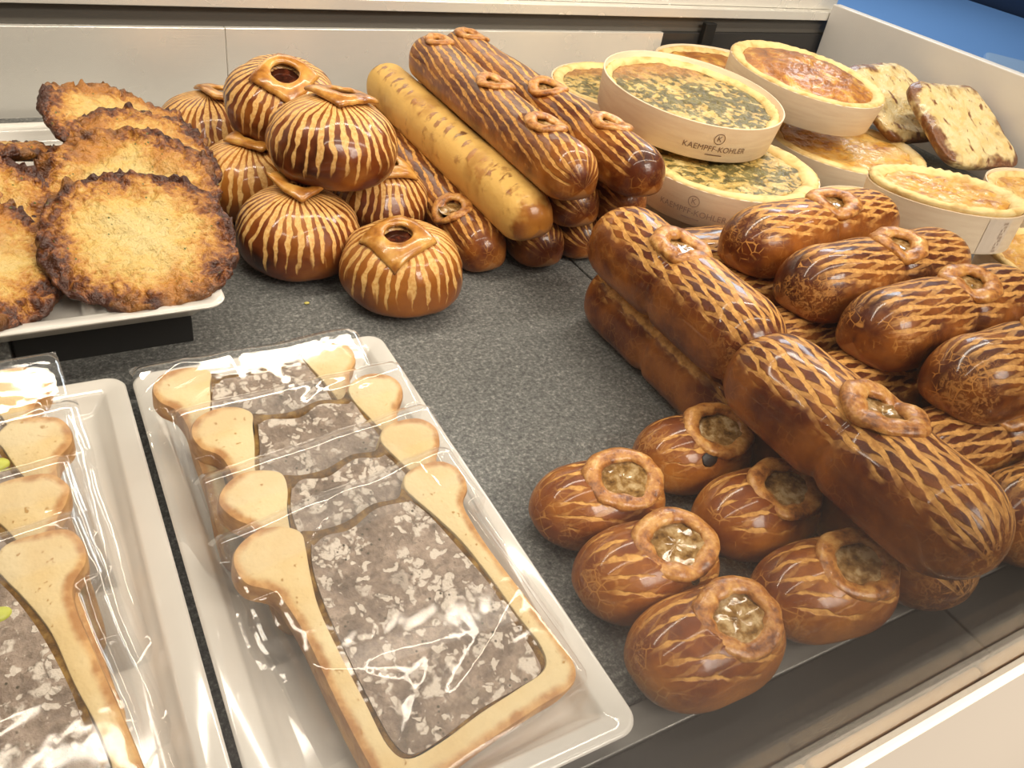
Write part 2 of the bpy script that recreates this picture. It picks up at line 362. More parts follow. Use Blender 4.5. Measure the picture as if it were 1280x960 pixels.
M_FLOOR = floor_mat()

# ------------------------------------------------------------------ the case
Y_BACK, X_R, X_L = .945, 1.11, -.55
fl = tag(empty('floor', (0, 0, 0)), 'dark speckled slate display shelf with a joint between two slabs', kind='structure')
box('slate_slab', (X_L, .147, -.02), (.4105, Y_BACK - .012, 0), M_SLATE, fl, .0012)
box('slate_slab', (.4125, .147, -.02), (X_R - .002, Y_BACK - .012, 0), M_SLATE, fl, .0012)
box('shelf_bed', (X_L, .12, -.04), (X_R, Y_BACK, -.0205), M_BLACK, fl)
t1 = tag(empty('trim_1', (0, 0, 0)), 'grey steel ledge strip along the front of the slate', kind='structure')
box('steel_strip', (X_L, .1285, -.02), (.4105, .1455, -.0015), M_STEEL_MID, t1, .0008)
box('steel_strip', (.4125, .1285, -.02), (X_R, .1455, -.0015), M_STEEL_MID, t1, .0008)
t2 = tag(empty('trim_2', (0, 0, 0)), 'dark charcoal front strip outside the glass, split by a joint', kind='structure')
box('front_panel', (X_L, .0890, -.03), (.4105, .1275, -.0012), M_FRONT, t2, .0008)
box('front_panel', (.4125, .0890, -.03), (1.6, .1275, -.0012), M_FRONT, t2, .0008)
t3 = tag(empty('trim_3', (0, 0, 0)), 'beige wooden edge pieces with rounded corners along the case front', kind='structure')
for k in range(-4, 8):
    x0 = .2635 + k * .1325
    o = box('edge_piece', (x0 + .0012, .0826, -.034), (x0 + .1313, .0880, -.0005), M_TRIMW, t3, .0022, 3)
wf = tag(empty('wall_front', (0, .0738, -1.0)), 'bright cream front panel of the display case below the wooden edge', kind='structure')
box('fascia_panel', (X_L, 0, .10), (1.9, .0075, .9950), M_CREAM, wf)
box('plinth', (X_L, .03, 0), (1.9, .05, .099), M_SOOT, wf)
# back wall
wb = tag(empty('wall_back', (0, Y_BACK, 0)), 'brushed steel back wall with a dark groove under a steel rail', kind='structure')
def wbox(n, lo, hi, m, bev=.0008): return box(n, (lo[0], lo[1] - Y_BACK, lo[2]), (hi[0], hi[1] - Y_BACK, hi[2]), m, wb, bev)
wbox('steel_panel', (X_L, Y_BACK, -.02), (.205, Y_BACK + .012, .0845), M_STEEL)
wbox('steel_panel', (.2055, Y_BACK, -.02), (.80, Y_BACK + .012, .0845), M_STEEL)
wbox('charcoal_panel', (.8005, Y_BACK, -.02), (X_R + .03, Y_BACK + .012, .0845), M_SOOT)
wbox('groove', (X_L, Y_BACK + .006, .0845), (X_R + .03, Y_BACK + .03, .106), M_RECESS)
wbox('steel_rail', (X_L, Y_BACK - .004, .106), (X_R + .03, Y_BACK + .03, .118), M_STEEL)
wbox('upper_panel', (X_L, Y_BACK + .012, .1185), (X_R + .03, Y_BACK + .03, .40), M_STEEL)
wbox('corner_post', (.865, Y_BACK - .010, 0), (.885, Y_BACK - .001, .10), M_BLACK)
# right side panel
wr = tag(empty('wall_right', (X_R, 0, 0)), 'white side panel closing the right end of the case', kind='structure')
box('side_panel', (0, .13, -.02), (.016, Y_BACK - .006, .131), M_SIDE, wr, .0015)
# front glass, leaning out a little
gl = box('window_1', (X_L, -.003, 0), (1.55, .003, .62), M_GLASS); gl.location = (0, .0790, -.0046); gl.rotation_euler = (math.radians(4), 0, 0)
tag(gl, 'clear front glass pane of the display case', kind='structure')
# the shop beyond
sf = tag(box('floor', (-6, -6, -1.02), (9, 9, -1.0), M_FLOOR), 'shop floor around the display case', kind='structure')
nc = empty('shop_counter', (1.9, 1.75, -1.0)); tag(nc, 'blue shop counter beyond the white side panel', 'counter')
box('counter_body', (-.55, -1.5, 0), (1.2, 1.6, .86), M_NIGHT, nc, .01)
box('counter_top', (-.6, -1.55, .865), (1.25, 1.65, .90), M_BLUE, nc, .01)
for k, (x, y, sx, sy) in enumerate([(-.32, -.35, .16, .30), (-.05, .25, .18, .35), (.35, -.6, .2, .3)]):
    o = box('pale_tray', (-sx, -sy, 0), (sx, sy, .03), M_BLUE_L, None, .01); o.location = (1.9 + x, 1.6 + y, -.099); o.rotation_euler = (0, 0, .3 * k)
    tag(o, ['pale blue tray lying at the edge of the blue counter', 'pale blue tray in the middle of the blue counter', 'pale blue tray beside the dark cabinet'][k], 'tray')
dk = empty('dark_cabinet', (3.4, 1.4, -1.0)); tag(dk, 'dark cabinet standing behind the blue counter', 'cabinet')
box('cabinet_body', (-.2, -1.4, 0), (.4, 2.2, 1.25), M_NIGHT, dk, .01)
for k in range(4): box('cabinet_door', (-.222, -1.36 + k * .88, .05), (-.202, -.52 + k * .88, 1.2), M_NIGHT, dk, .006)

# ------------------------------------------------------------------ porcelain trays
def rr_ring(hx, hy, r, n=8):
    pts = []
    for cx, cy, a0 in ((hx - r, hy - r, 0), (-hx + r, hy - r, 90), (-hx + r, -hy + r, 180), (hx - r, -hy + r, 270)):
        for k in range(n + 1):
            a = math.radians(a0 + 90 * k / n); pts.append((cx + r * math.cos(a), cy + r * math.sin(a)))
    return pts
def tray(name, cx, cy, z, hx, hy, r, prof, label, group=None):
    V, F = [], []; nc = 36
    for d, h in prof:
        V += [(x, y, h) for x, y in rr_ring(hx - d, hy - d, max(r - d * .75, .003))]
    for i in range(len(prof) - 1):
        for j in range(nc):
            k = (j + 1) % nc; F.append((i * nc + j, i * nc + k, (i + 1) * nc + k, (i + 1) * nc + j))
    F.append(tuple(range(nc))); F.append(tuple(range((len(prof) - 1) * nc, len(prof) * nc)))
    o = build(name, V, F, M_PORC, None, sharp=math.radians(50)); o.location = (cx, cy, z)
    return tag(o, label, 'tray', group)
PROF = [(.020, 0), (.017, .0015), (.010, .010), (.003, .0145), (.0005, .0155), (0, .0168), (.0008, .0178), (.002, .0180), (.006, .0172), (.011, .0160), (.0125, .0152), (.0135, .0135), (.016, .0110), (.0185, .0085), (.0205, .0066), (.024, .0060)]
tray('serving_tray', .1095, .289, 0, .0815, .1625, .011, PROF, 'white porcelain tray holding four wrapped meat pie slices, beside the small oval pies', 'white rectangular trays')
tray('serving_tray', -.0590, .2885, 0, .0832, .1645, .011, PROF, 'white porcelain tray whose wrapped slices show green pistachios', 'white rectangular trays')
PZ = .035
rs = tag(box('riser_block', (-.032, .502, 0), (.075, .77, PZ - .0005), M_BLACK, None, .001), 'black riser block under the plate of potato pancakes', 'riser')
rs = tag(box('riser_block', (-.21, .498, 0), (-.034, .77, PZ - .0005), M_SLATE, None, .001), 'grey slate riser block under the plate of potato pancakes', 'riser')
tray('pancake_plate', -.080, .622, PZ, .172, .160, .012, PROF, 'white rectangular plate carrying browned potato pancakes')

# ------------------------------------------------------------------ filled pies: long, medium, small
def body_fn(L, W, H, cap, waist, e=2.15):
    hT, hB = H * .60, H * .40
    def rr(x):
        d = (abs(x) - (L / 2 - cap)) / cap
        r = 1.0 if d <= 0 else max(0., 1 - d ** 2.4) ** (1 / 2.1)
        return r * (1 - waist * math.exp(-(x / .005) ** 2))
    def ztop(x, y):
        r = rr(x); q = min(1., abs(y) / (W / 2 * r + 1e-6)); return hB + hT * r * (max(0, 1 - q ** e)) ** (1 / e)
    return rr, ztop, hT, hB
def add_ring(parent, ztop, x0, y0, rx, ry, tr, seed, lift=.001, slope=(0, 0), jelly=M_JELLY, sink=.0040, jr=.96):
    n, m = 44, 10
    def path(th):
        wob = 1 + .07 * nz(math.cos(th) * 1.6, math.sin(th) * 1.6, seed * 1.7)
        dx, dy = rx * math.cos(th) * wob, ry * math.sin(th) * wob
        return Vector((x0 + dx, y0 + dy, ztop(x0 + dx, y0 + dy) * .78 + ztop(x0, y0) * .22 + lift + slope[0] * dx + slope[1] * dy))
    def f(i, j):
        th = 2 * math.pi * i / n; p = path(th); t = (path(th + .02) - path(th - .02)).normalized()
        s = t.cross(Vector((0, 0, 1))).normalized(); u = s.cross(t)
        a = 2 * math.pi * j / m; k = tr * (1 + .28 * nz(math.cos(th) * 2.6, math.sin(th) * 2.6, j * .22 + seed))
        join = .28 * math.exp(-((th - 4.4) / .25) ** 2)
        return p + s * (math.cos(a) * k * 1.55) + u * (math.sin(a) * k * (.85 + join) - tr * .25)
    V, F, _ = ring_closed(n, m, f); build('chimney_ring', V, F, M_RING, parent)
    nr, nc = 6, 28; zc = ztop(x0, y0) - sink + lift
    V = [(x0, y0, zc)] + [(x0 + rx * jr * i / nr * math.cos(2 * math.pi * j / nc), y0 + ry * jr * i / nr * math.sin(2 * math.pi * j / nc),
          zc + slope[0] * rx * i / nr * math.cos(2 * math.pi * j / nc) + slope[1] * ry * i / nr * math.sin(2 * math.pi * j / nc) + .0007 * nz(i * .8, j * .6, seed)) for i in range(1, nr + 1) for j in range(nc)]
    F = [(0, 1 + j, 1 + (j + 1) % nc) for j in range(nc)]
    for i in range(nr - 1):
        for j in range(nc):
            k = (j + 1) % nc; F.append((1 + i * nc + j, 1 + (i + 1) * nc + j, 1 + (i + 1) * nc + k, 1 + i * nc + k))
    build('aspic_jelly', V, F, jelly, parent)
def pie(name, label, cat, group, loc, yaw, L, W, H, mat, rings, seed, cap=None, waist=0., tilt=0., roll=0., bend=0., e=2.15, nt=None, na=48):
    cap = cap or W * .62
    root = empty(name, loc, (roll, tilt, yaw)); tag(root, label, cat, group)
    rr, ztop, hT, hB = body_fn(L, W, H, cap, waist, e)
    nt = nt or max(36, int(L / .0036))
    xs = []
    for i in range(nt + 1):
        s = -1 + 2 * i / nt; xs.append(L / 2 * (s if abs(s) < .5 else math.copysign(.5 + .5 * math.sin((abs(s) - .5) / .5 * math.pi / 2) ** 1.0 * 1.0, s)) if L < .12 else L / 2 * math.copysign(1 - (1 - abs(s)) ** 1.35, s))
    eb = 3.0
    def f(i, j):
        x = xs[i]; r = max(rr(x), .02); a = -math.pi + 2 * math.pi * j / na
        c, sn = math.cos(a), math.sin(a)
        ex = e if c > 0 else eb
        y = W / 2 * r * math.copysign(abs(sn) ** (2 / ex), sn)
        z = hB + (hT * r * abs(c) ** (2 / ex) if c > 0 else -hB * r * abs(c) ** (2 / ex))
        b = 1 + .05 * fbm(x * 22, y * 22, z * 22, seed, 2) * (1 if c > 0 else .4)
        y *= b; z = hB + (z - hB) * b if c > 0 else z
        if c > 0:
            for (x0, y0, rx, ry, *_) in rings:
                d = math.hypot((x - x0) / rx, (y - y0) / ry)
                if d < 1.05: z -= .010 * smooth01((1.05 - d) * 2.2)
        y += bend * (x / L) ** 2 * 4
        return (x, y, max(z, 0))
    V, F, U = grid_closed(nt, na, f, lambda i, j: (xs[i] / W, -1 + 2 * j / na))
    build('crust', V, F, mat, root, U)
    for k, (x0, y0, rx, ry, tr, slope, jl) in enumerate(rings):
        add_ring(root, ztop, x0, y0 + bend * (x0 / L) ** 2 * 4, rx, ry, tr, seed + k * 3.3, .0008, slope, jl)
    return root
def ring(x, y=0, rx=.0155, ry=.0125, tr=.0034, slope=(0, 0), jl=None): return (x, y, rx, ry, tr, slope, jl or M_JELLY)

R90 = -math.pi / 2            # local +x points to the shop front
GL = 'long pies in the stack by the back wall'
def long_pie(label, x, yn, yf, z, mat, rings, seed, yaw=0., roll=0., bend=0.):
    L = yf - yn
    return pie('long_meat_pie', label, 'pie', GL, (x, (yn + yf) / 2, z), R90 + yaw, L, .0468, .0440, mat, rings, seed, cap=.030, roll=roll, bend=bend, e=2.2, nt=96, na=44)
# bottom, middle, top rows (the rear ends lie towards the wall)
long_pie('long zebra-scored pie at the foot of the stack, beside the round pies', .3215, .524, .868, 0, M_ZEBRA, [ring(.112, -.0095), ring(-.118, -.007)], 1, 0, roll=.08)
long_pie('long pie in the bottom row, right under the pale golden pie', .3745, .518, .850, 0, M_ZEBRA, [], 2)
long_pie('long dark pie in the bottom row, between two others on the slate', .4215, .522, .850, 0, M_ZEBRA, [], 3)
long_pie('long pie in the bottom row, next to the spinach quiche boxes', .4695, .535, .850, 0, M_ZEBRA, [], 4)
long_pie('pale golden long pie lying on the side of the stack', .3485, .500, .850, .0405, M_GOLDEN, [], 5, .0, roll=.2)
long_pie('long pie in the middle row, between the pale golden one and another', .3975, .510, .840, .0405, M_ZEBRA, [], 6)
long_pie('long pie in the middle row, beside the spinach quiche boxes', .4445, .506, .840, .0405, M_ZEBRA, [], 7)
long_pie('long scored pie on top of the stack, beside the pale golden one', .3700, .482, .808, .0810, M_ZEBRA, [ring(.093, .001), ring(-.005, .003), ring(-.125, 0, .011, .010)], 8, -.02)
long_pie('long scored pie on top of the stack, beside the quiche boxes', .4225, .476, .826, .0810, M_ZEBRA, [ring(.105, .003), ring(.015, -.004), ring(-.14, .004)], 9, .05)

GM = 'medium pies in the pile by the front glass'
def med_pie(label, loc, yaw, mat, rings, seed, L=.198, tilt=0., roll=0., W=.0620, H=.0545):
    return pie('medium_meat_pie', label, 'pie', GM, loc, yaw, L, W, H, mat, rings, seed, cap=.040, waist=.11, tilt=tilt, roll=roll, e=2.25, nt=76, na=52)
Rg = lambda x=0, y=0, s=(0, 0), j=None: ring(x, y, .0170, .0150, .0046, s, j)
med_pie('medium pie with a pale split side, lying on the slate under another', (.3890, .366, 0), R90, M_SPLIT, [], 21, .190)
med_pie('lattice-scored medium pie resting on a split one, beside the open slate', (.3800, .366, .0500), R90, M_LATT, [Rg(-.012, .002)], 22, .190)
med_pie('medium pie on the slate beneath the big lattice pie with the open jelly hole', (.4000, .202, 0), R90 + .03, M_LATT2, [], 23, .178)
med_pie('big lattice-scored pie with an open round jelly hole, on another pie by the glass', (.3720, .195, .0510), R90 + .02, M_LATT, [ring(.004, .004, .0185, .0165, .0045, (0, .0))], 24, .184, W=.0660)
for k, (y, lab) in enumerate([(.466, 'bottom medium pie against the spinach quiche box'), (.403, 'bottom medium pie under the two rear top pies'), (.340, 'bottom medium pie below the third of the top row from the quiche boxes'),
                              (.276, 'bottom medium pie behind the big lattice pie, under the top row'), (.204, 'bottom medium pie under the last top pie by the glass'), (.143, 'bottom medium pie lying right against the front glass')]):
    med_pie(lab, ((.532 if k < 5 else .560), y, 0), 0.02 * (k % 3 - 1), M_LATT if k % 2 else M_LATT2, [Rg(.01)] if k > 3 else [], 30 + k)
for k, (x, y, z, yw, lab, rx) in enumerate([(.565, .414, .0480, .07, 'top medium pie touching the stickered round box, first in its row', .010), (.566, .344, .0470, .01, 'top medium pie with oval chimney, second in the row from the quiche boxes', .008),
                                      (.568, .281, .0470, .02, 'top medium pie with wide chimney, third in the row from the quiche boxes', .012), (.580, .214, .0470, -.02, 'top medium pie with hairy crackled end knob, last in the row by the glass', .0)]):
    o = med_pie(lab, (x, y, z), yw, M_LATT2 if k else M_LATT, [Rg(rx, -.004, (.0, .10))], 40 + k, roll=-.10)

M_BURNT = simple('burnt_crust', (.012, .005, .003), .45)
LAST = [None]
def burnt_spot(root, x, y, r, W, H, L):
    rr, ztop, hT, hB = body_fn(L, W, H, .040, 0., 2.1)
    V, F, _ = grid_closed(6, 12, lambda i, j: (lambda q, c: (x + r * 1.4 * q * math.cos(.5236 * j) * (1 + .3 * nz(j * .7, i, 1)), y + r * .7 * q * math.sin(.5236 * j), 0))(math.sin(.06 + 3.02 * i / 6), 0))
    V = [(a, b, ztop(a, b) + .0006 * math.cos(.06 + 3.02 * (n // 12) / 6)) for n, (a, b, c) in enumerate(V)]
    build('burnt_spot', V, F, M_BURNT, root)
GS = 'small oval pies in two rows'
small = [((.2485, .2520), 'small oval pie beside the tray, rearmost of its row'), ((.2465, .2000), 'small oval pie with a dark spot, middle of the row beside the tray'), ((.2460, .1490), 'small oval pie with a wide jelly hole, touching the steel ledge beside the tray'),
         ((.3330, .2680), 'small oval pie next to the pile of medium pies, with a scorched flank'), ((.3370, .2110), 'small golden oval pie, middle of the row next to the medium pies'), ((.3330, .1520), 'small oval pie behind the front glass next to the big lattice pie')]
for k, ((x, y), lab) in enumerate(small):
    s = .96 + .05 * (k % 3) / 2
    LAST[0] = pie('small_meat_pie', lab, 'pie', GS, (x, y, 0), .03 * ((k * 7) % 5 - 2) - .08, .0865 * s, .0560 * s, .0425, M_SMALL, [ring(.010, -.003, .0192, .0155, .0035, (.12, .18))], 60 + k, cap=.040, e=2.1, nt=44, na=52)
    if k in (1, 3): burnt_spot(LAST[0], *(((.012, -.0225, .0022), (-.006, -.021, .0042))[k == 3]), .0560 * s, .0425, .0865 * s)

# ------------------------------------------------------------------ round pies
GR = 'round pies heaped on the slate'
def round_pie(label, loc, R, H, mat, seed, rot=(0, 0, 0), flap=(0, 0, 0), fs=.0165, hole=.0078, lift=.0, fold=.0):
    fs *= 1.24; hole *= 1.2
    root = empty('round_meat_pie', loc, rot); tag(root, label, 'pie', GR)
    nr, nc = 40, 88; hB = H * .42; hT = H * .58
    def f(i, j):
        ph = .03 + (math.pi - .06) * i / nr; th = 2 * math.pi * j / nc + math.pi / 2
        r = R * math.sin(ph) ** (.92 if ph < math.pi / 2 else .62)
        z = hB + hT * math.cos(ph) if ph < math.pi / 2 else hB - hB * abs(math.cos(ph)) ** .75
        b = 1 + .045 * fbm(math.cos(th) * 1.6, math.sin(th) * 1.6, ph * 1.2, seed, 2)
        if ph < 1.3: b *= 1 + .018 * math.sin(th * 11 + seed) * math.sin(ph)
        d = math.hypot(r * math.cos(th) - flap[0], r * math.sin(th) - flap[1])
        if z > hB and d < hole * 1.4: z -= .008 * smooth01((1.4 - d / hole) * 2)
        return (r * b * math.cos(th), r * b * math.sin(th), z)
    V, F, U = grid_closed(nr, nc, f, lambda i, j: (j / nc, i / nr))
    build('crust', V, F, mat, root, U)
    # square dough flap with a steam hole
    n, m = 48, 12
    fx, fy, fr = flap; q0 = math.hypot(fx, fy) / R
    def zs(x, y): q = min(1, math.hypot(x, y) / R); return hB + hT * math.sqrt(max(0, 1 - q * q))
    def g_(i, j):
        th = 2 * math.pi * i / n; a = 2 * math.pi * j / m
        sq = fs / max(abs(math.cos(th)), abs(math.sin(th))) ** .80 * (1 + .05 * nz(math.cos(th), math.sin(th), seed))
        r = (sq + hole) / 2 + (sq - hole) / 2 * math.copysign(abs(math.cos(a)) ** .7, math.cos(a)); hz = .0028 * math.sin(a)
        x, y = fx + r * math.cos(th + fr), fy + r * math.sin(th + fr)
        zz = zs(x, y) + .0026 + lift + hz + .0010 * nz(x * 120, y * 120, seed) + fold * max(0, (r - hole) / fs) ** 1.4 * (.5 + .5 * math.cos(2 * th + seed))
        return (x, y, zz)
    V, F, _ = ring_closed(n, m, g_); build('dough_flap', V, F, M_FLAP, root)
    nc2 = 24; z0 = zs(fx, fy) - .0022
    V = [(fx, fy, z0 - .001)] + [(fx + hole * 1.12 * math.cos(2 * math.pi * j / nc2), fy + hole * 1.12 * math.sin(2 * math.pi * j / nc2), zs(fx + hole * 1.12 * math.cos(2 * math.pi * j / nc2), fy + hole * 1.12 * math.sin(2 * math.pi * j / nc2)) - .002) for j in range(nc2)]
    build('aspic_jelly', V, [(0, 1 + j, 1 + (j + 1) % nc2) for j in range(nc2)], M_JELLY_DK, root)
    return root
round_pie('round pie in front of the heap with a square flap and open dark hole', (.2365, .519, 0), .0485, .062, M_ROUND_L, 1, (0, 0, 0), (-.010, -.010, .35), .0180, .0085)
round_pie('round pie in front of the heap with tall folded dough lips', (.1760, .590, 0), .0495, .064, M_ROUND, 2, (0, 0, 0), (.004, .004, .5), .0165, .008, .002, .015)
round_pie('round pie on the slate between the front ones and the long pies', (.2620, .638, 0), .0450, .060, M_ROUND, 3, (0, 0, 0), (.004, -.003, .1), .0185, .009, .001, .004)
round_pie('yellowish round pie on the slate, low beside the potato pancakes', (.1640, .690, 0), .0480, .064, M_ROUND_L, 4, (0, 0, 0), (.006, .002, .7), .0165, .008, .001, .005)
round_pie('round pie at the back of the heap nearest the steel wall', (.1560, .806, 0), .0500, .064, M_ROUND, 5, (0, 0, 0), (.016, .004, .2), .0185, .009, .001, .006)
round_pie('golden round pie mostly hidden against the long pies', (.2640, .735, 0), .0450, .060, M_ROUND_L, 6, (0, 0, 0), (.006, -.002, .2), .0170, .008, .001, .008)
round_pie('round pie stacked on top with an open black steam hole facing out', (.2010, .720, .0595), .0495, .064, M_ROUND, 7, (.22, -.06, .2), (-.006, -.012, .5), .0180, .0095, .001, .003)
round_pie('striped round pie stacked on top with red jelly in its hole', (.2120, .616, .0600), .0520, .066, M_ROUND, 8, (-.02, .05, .3), (.008, .003, .1), .0180, .0085, .001, .004)

# ------------------------------------------------------------------ potato pancakes
GP = 'potato pancakes shingled on the plate'
def pancake(label, loc, R, yaw, tilt, seed, sx=1.0, thick=.0145):
    root_rot = (tilt, 0, yaw)
    nr, nc = 34, 190; ns = 3
    def rad(th): return R * (1 + .07 * fbm(math.cos(th) * 1.3, math.sin(th) * 1.3, 0, seed, 2) + .035 * nz(math.cos(th) * 6, math.sin(th) * 6, 1, seed) + .050 * abs(nz(math.cos(th) * 13, math.sin(th) * 13, 2, seed)))
    rows = [(.02 + .98 * (i / nr) ** .8, 1) for i in range(nr + 1)] + [(1.012, .5), (1.0, 0.)] + [(1 - .98 * k / 6, -.5) for k in range(1, 7)]
    def f(i, j):
        q, s = rows[i]; th = 2 * math.pi * j / nc; r = rad(th) * q
        x, y = r * math.cos(th) * sx, r * math.sin(th)
        ed = smooth01((q - .55) / .45)
        h = thick * .5 * (1 - .55 * ed ** 3)
        if s == 1: z = h + .0034 * fbm(x * 55, y * 55, 0, seed, 3) + ed * (.0085 * abs(nz(x * 120, y * 120, 3, seed)) + .0036 * nz(x * 230, y * 230, 5, seed))
        else: z = h * s + .0012 * nz(x * 120, y * 120, s, seed)
        if s != 1 and q > .95: x *= 1 + .015 * nz(x * 300, y * 300, s * 3, seed); y *= 1 + .015 * nz(x * 300, y * 300, 9, seed)
        return (x, y, z)
    V, F, U = grid_closed(len(rows) - 1, nc, f, lambda i, j: (min(1, rows[i][0]), j / nc))
    o = build('potato_pancake', V, F, M_PANC, None, U); o.location = loc; o.rotation_euler = root_rot
    return tag(o, label, 'pancake', GP)
ZP = PZ + .006
pancake('big potato pancake leaning in front, beside the plate corner, orange bits in it', (.0520, .522, ZP + .029), .0560, .1, math.radians(23), 1, 1.07)
pancake('herb-flecked potato pancake right behind the big front one', (.0560, .583, ZP + .036), .0560, -.2, math.radians(23), 2, 1.05)
pancake('dark-rimmed potato pancake third behind the front one', (.0740, .628, ZP + .038), .0530, .6, math.radians(22), 3)
pancake('rearmost potato pancake, pale with a thin brown edge, close to the steel wall', (.0680, .676, ZP + .041), .0610, 1.2, math.radians(22), 4, 1.02)
pancake('yellow potato pancake in front at the cut of the other row', (-.0500, .520, ZP + .029), .0570, .8, math.radians(23), 5, 1.05)
pancake('potato pancake with a brown knobbly rim, second in the other row', (-.0480, .570, ZP + .036), .0560, .3, math.radians(23), 6, 1.04)
pancake('bright yellow potato pancake, third in the other row', (-.0450, .614, ZP + .039), .0550, 1.9, math.radians(22), 7, 1.04)
pancake('dark crusted potato pancake at the rear of the other row', (-.0420, .656, ZP + .039), .0550, 2.9, math.radians(21), 8, 1.05)

# ------------------------------------------------------------------ quiches in round wooden boxes
def text_mesh(txt, size):
    cu = bpy.data.curves.new('lettering', 'FONT'); cu.body = txt; cu.size = size; cu.align_x = 'CENTER'; cu.align_y = 'CENTER'; cu.space_character = 1.05
    ob = bpy.data.objects.new('lettering', cu); COL.objects.link(ob)
    dg = bpy.context.evaluated_depsgraph_get(); me = bpy.data.meshes.new_from_object(ob.evaluated_get(dg))
    bpy.data.objects.remove(ob); bpy.data.curves.remove(cu)
    bm = bmesh.new(); bm.from_mesh(me)
    bmesh.ops.subdivide_edges(bm, edges=[e for e in bm.edges if e.calc_length() > .004], cuts=2)
    bm.to_mesh(me); bm.free(); return me
def wrap(me, ang, z0, R, h, taper):
    for v in me.vertices:
        z = z0 + v.co.y; r = R * (1 - taper * (1 - z / h)) + .00035; a = ang + v.co.x / R
        v.co = (r * math.cos(a), r * math.sin(a), z)
def flat_mesh(pts_faces):
    me = bpy.data.meshes.new('print'); me.from_pydata(pts_faces[0], [], pts_faces[1]); return me
GB, GQ = 'round wooden quiche boxes', 'quiches in round wooden boxes'
TAPER = .035
def quiche_box(label, loc, R, h=.036, rot=(0, 0, 0), logo=None, ink=None, sticker=None):
    root = empty('wooden_box', loc, rot); tag(root, label, 'box', GB)
    prof = [(.004, 0), (R * (1 - TAPER) - .0006, 0), (R * (1 - TAPER), .0006), (R - .0002, h - .0004), (R - .0006, h), (R - .0016, h), (R - .002, h - .0005), (R * (1 - TAPER) - .002, .0030), (.004, .0030)]
    n = 88
    V, F, _ = grid_closed(len(prof) - 1, n, lambda i, j: (prof[i][0] * math.cos(2 * math.pi * j / n), prof[i][0] * math.sin(2 * math.pi * j / n), prof[i][1]))
    build('box_wall', V, F, M_WOOD, root, sharp=math.radians(40))
    if logo is not None:
        ink = ink or M_INK
        me = text_mesh('KAEMPFF-KOHLER', .0080); wrap(me, logo, h * .36, R, h, TAPER); link_mesh('printed_lettering', me, ink, root, False)
        me = text_mesh('K', .0080); wrap(me, logo, h * .66, R, h, TAPER); link_mesh('printed_emblem', me, ink, root, False)
        n2 = 28; pts = [(rr_ * math.cos(2 * math.pi * k / n2), rr_ * math.sin(2 * math.pi * k / n2), 0) for rr_ in (.0049, .0056) for k in range(n2)]
        me = flat_mesh((pts, [(k, (k + 1) % n2, n2 + (k + 1) % n2, n2 + k) for k in range(n2)])); wrap(me, logo, h * .66, R, h, TAPER); link_mesh('printed_emblem', me, ink, root, False)
        pts = [(x, y, 0) for y in (-.0005, .0005) for x in (-.009, -.0045, 0, .0045, .009)]
        me = flat_mesh((pts, [(k, k + 1, k + 6, k + 5) for k in range(4)])); wrap(me, logo, h * .19, R, h, TAPER); link_mesh('printed_bar', me, ink, root, False)
    if sticker is not None:
        pts = [(x, y, 0) for y in (-h * .46, h * .46) for x in (-.013, -.0065, 0, .0065, .013)]
        me = flat_mesh((pts, [(k, k + 1, k + 6, k + 5) for k in range(4)])); wrap(me, sticker, h * .5, R, h, TAPER); st = link_mesh('paper_sticker', me, M_PAPER, root, False)
        for q, x in enumerate((.0045, .0065, .0085)):
            V, F = [], []
            for k in range(9):
                if (k * 5 + q) % 4 == 3: continue
                y0 = -.015 + k * .0033; b = len(V); V += [(x, y0, 0), (x + .0007, y0, 0), (x + .0007, y0 + .0024, 0), (x, y0 + .0024, 0)]; F.append((b, b + 1, b + 2, b + 3))
            me = flat_mesh((V, F)); wrap(me, sticker, h * .5, R + .0003, h, TAPER); link_mesh('printed_lines', me, M_INK_L, st, False)
    return root
def quiche(label, loc, R, mat, seed, h=.036, rot=(0, 0, 0), rim=.0, puff=.0, crimp=.0005, rimw=.15):
    root = empty('quiche', loc, rot); tag(root, label, 'quiche', GQ)
    Ri = R - .0026; n, m = 96, 12
    zt = h - .004 + rim
    prof = [(Ri * (1 - TAPER), .0034), (Ri - .0004, zt - .004), (Ri + (.0022 if rim > .003 else -.0002), zt), (Ri - .002, zt + .0022), (Ri - R * rimw * .45, zt + .0022), (Ri - R * rimw * .85, zt - .0005), (Ri - R * rimw, zt - .004), (Ri - R * rimw * 1.1, .012), (.3 * R, .010), (.3 * R, .0034)]
    def f(i, j):
        r, z = prof[j]; th = 2 * math.pi * i / n
        k = 1 if 1 < j < 7 else 0
        rr_ = r + k * (crimp * math.sin(th * 46) - .0012 * (j > 3) * fbm(math.cos(th) * 3, math.sin(th) * 3, 0, seed, 2) * 3); zz = z + k * (.0011 * fbm(math.cos(th) * 4, math.sin(th) * 4, j * .3, seed, 2) + crimp * .6 * math.sin(th * 46))
        return (rr_ * math.cos(th), rr_ * math.sin(th), zz)
    V, F, _ = ring_closed(n, len(prof), f); build('pastry_crust', V, F, M_PASTRY, root)
    nr, nc = 36, 96; Rf = Ri - R * rimw * .93
    def ff(i, j):
        q = .015 + .985 * min(i, nr) / nr; th = 2 * math.pi * j / nc; x, y = Rf * q * math.cos(th), Rf * q * math.sin(th)
        if i > nr: return (x * .9, y * .9, .012)
        z = zt - .0022 + puff * (1 - q ** 2.5) + .0022 * fbm(x * 48, y * 48, 0, seed, 3) + .0012 * nz(x * 190, y * 190, 0, seed)
        return (x, y, z)
    V, F, _ = grid_closed(nr + 1, nc, ff); build('filling', V, F, mat, root)
    return root
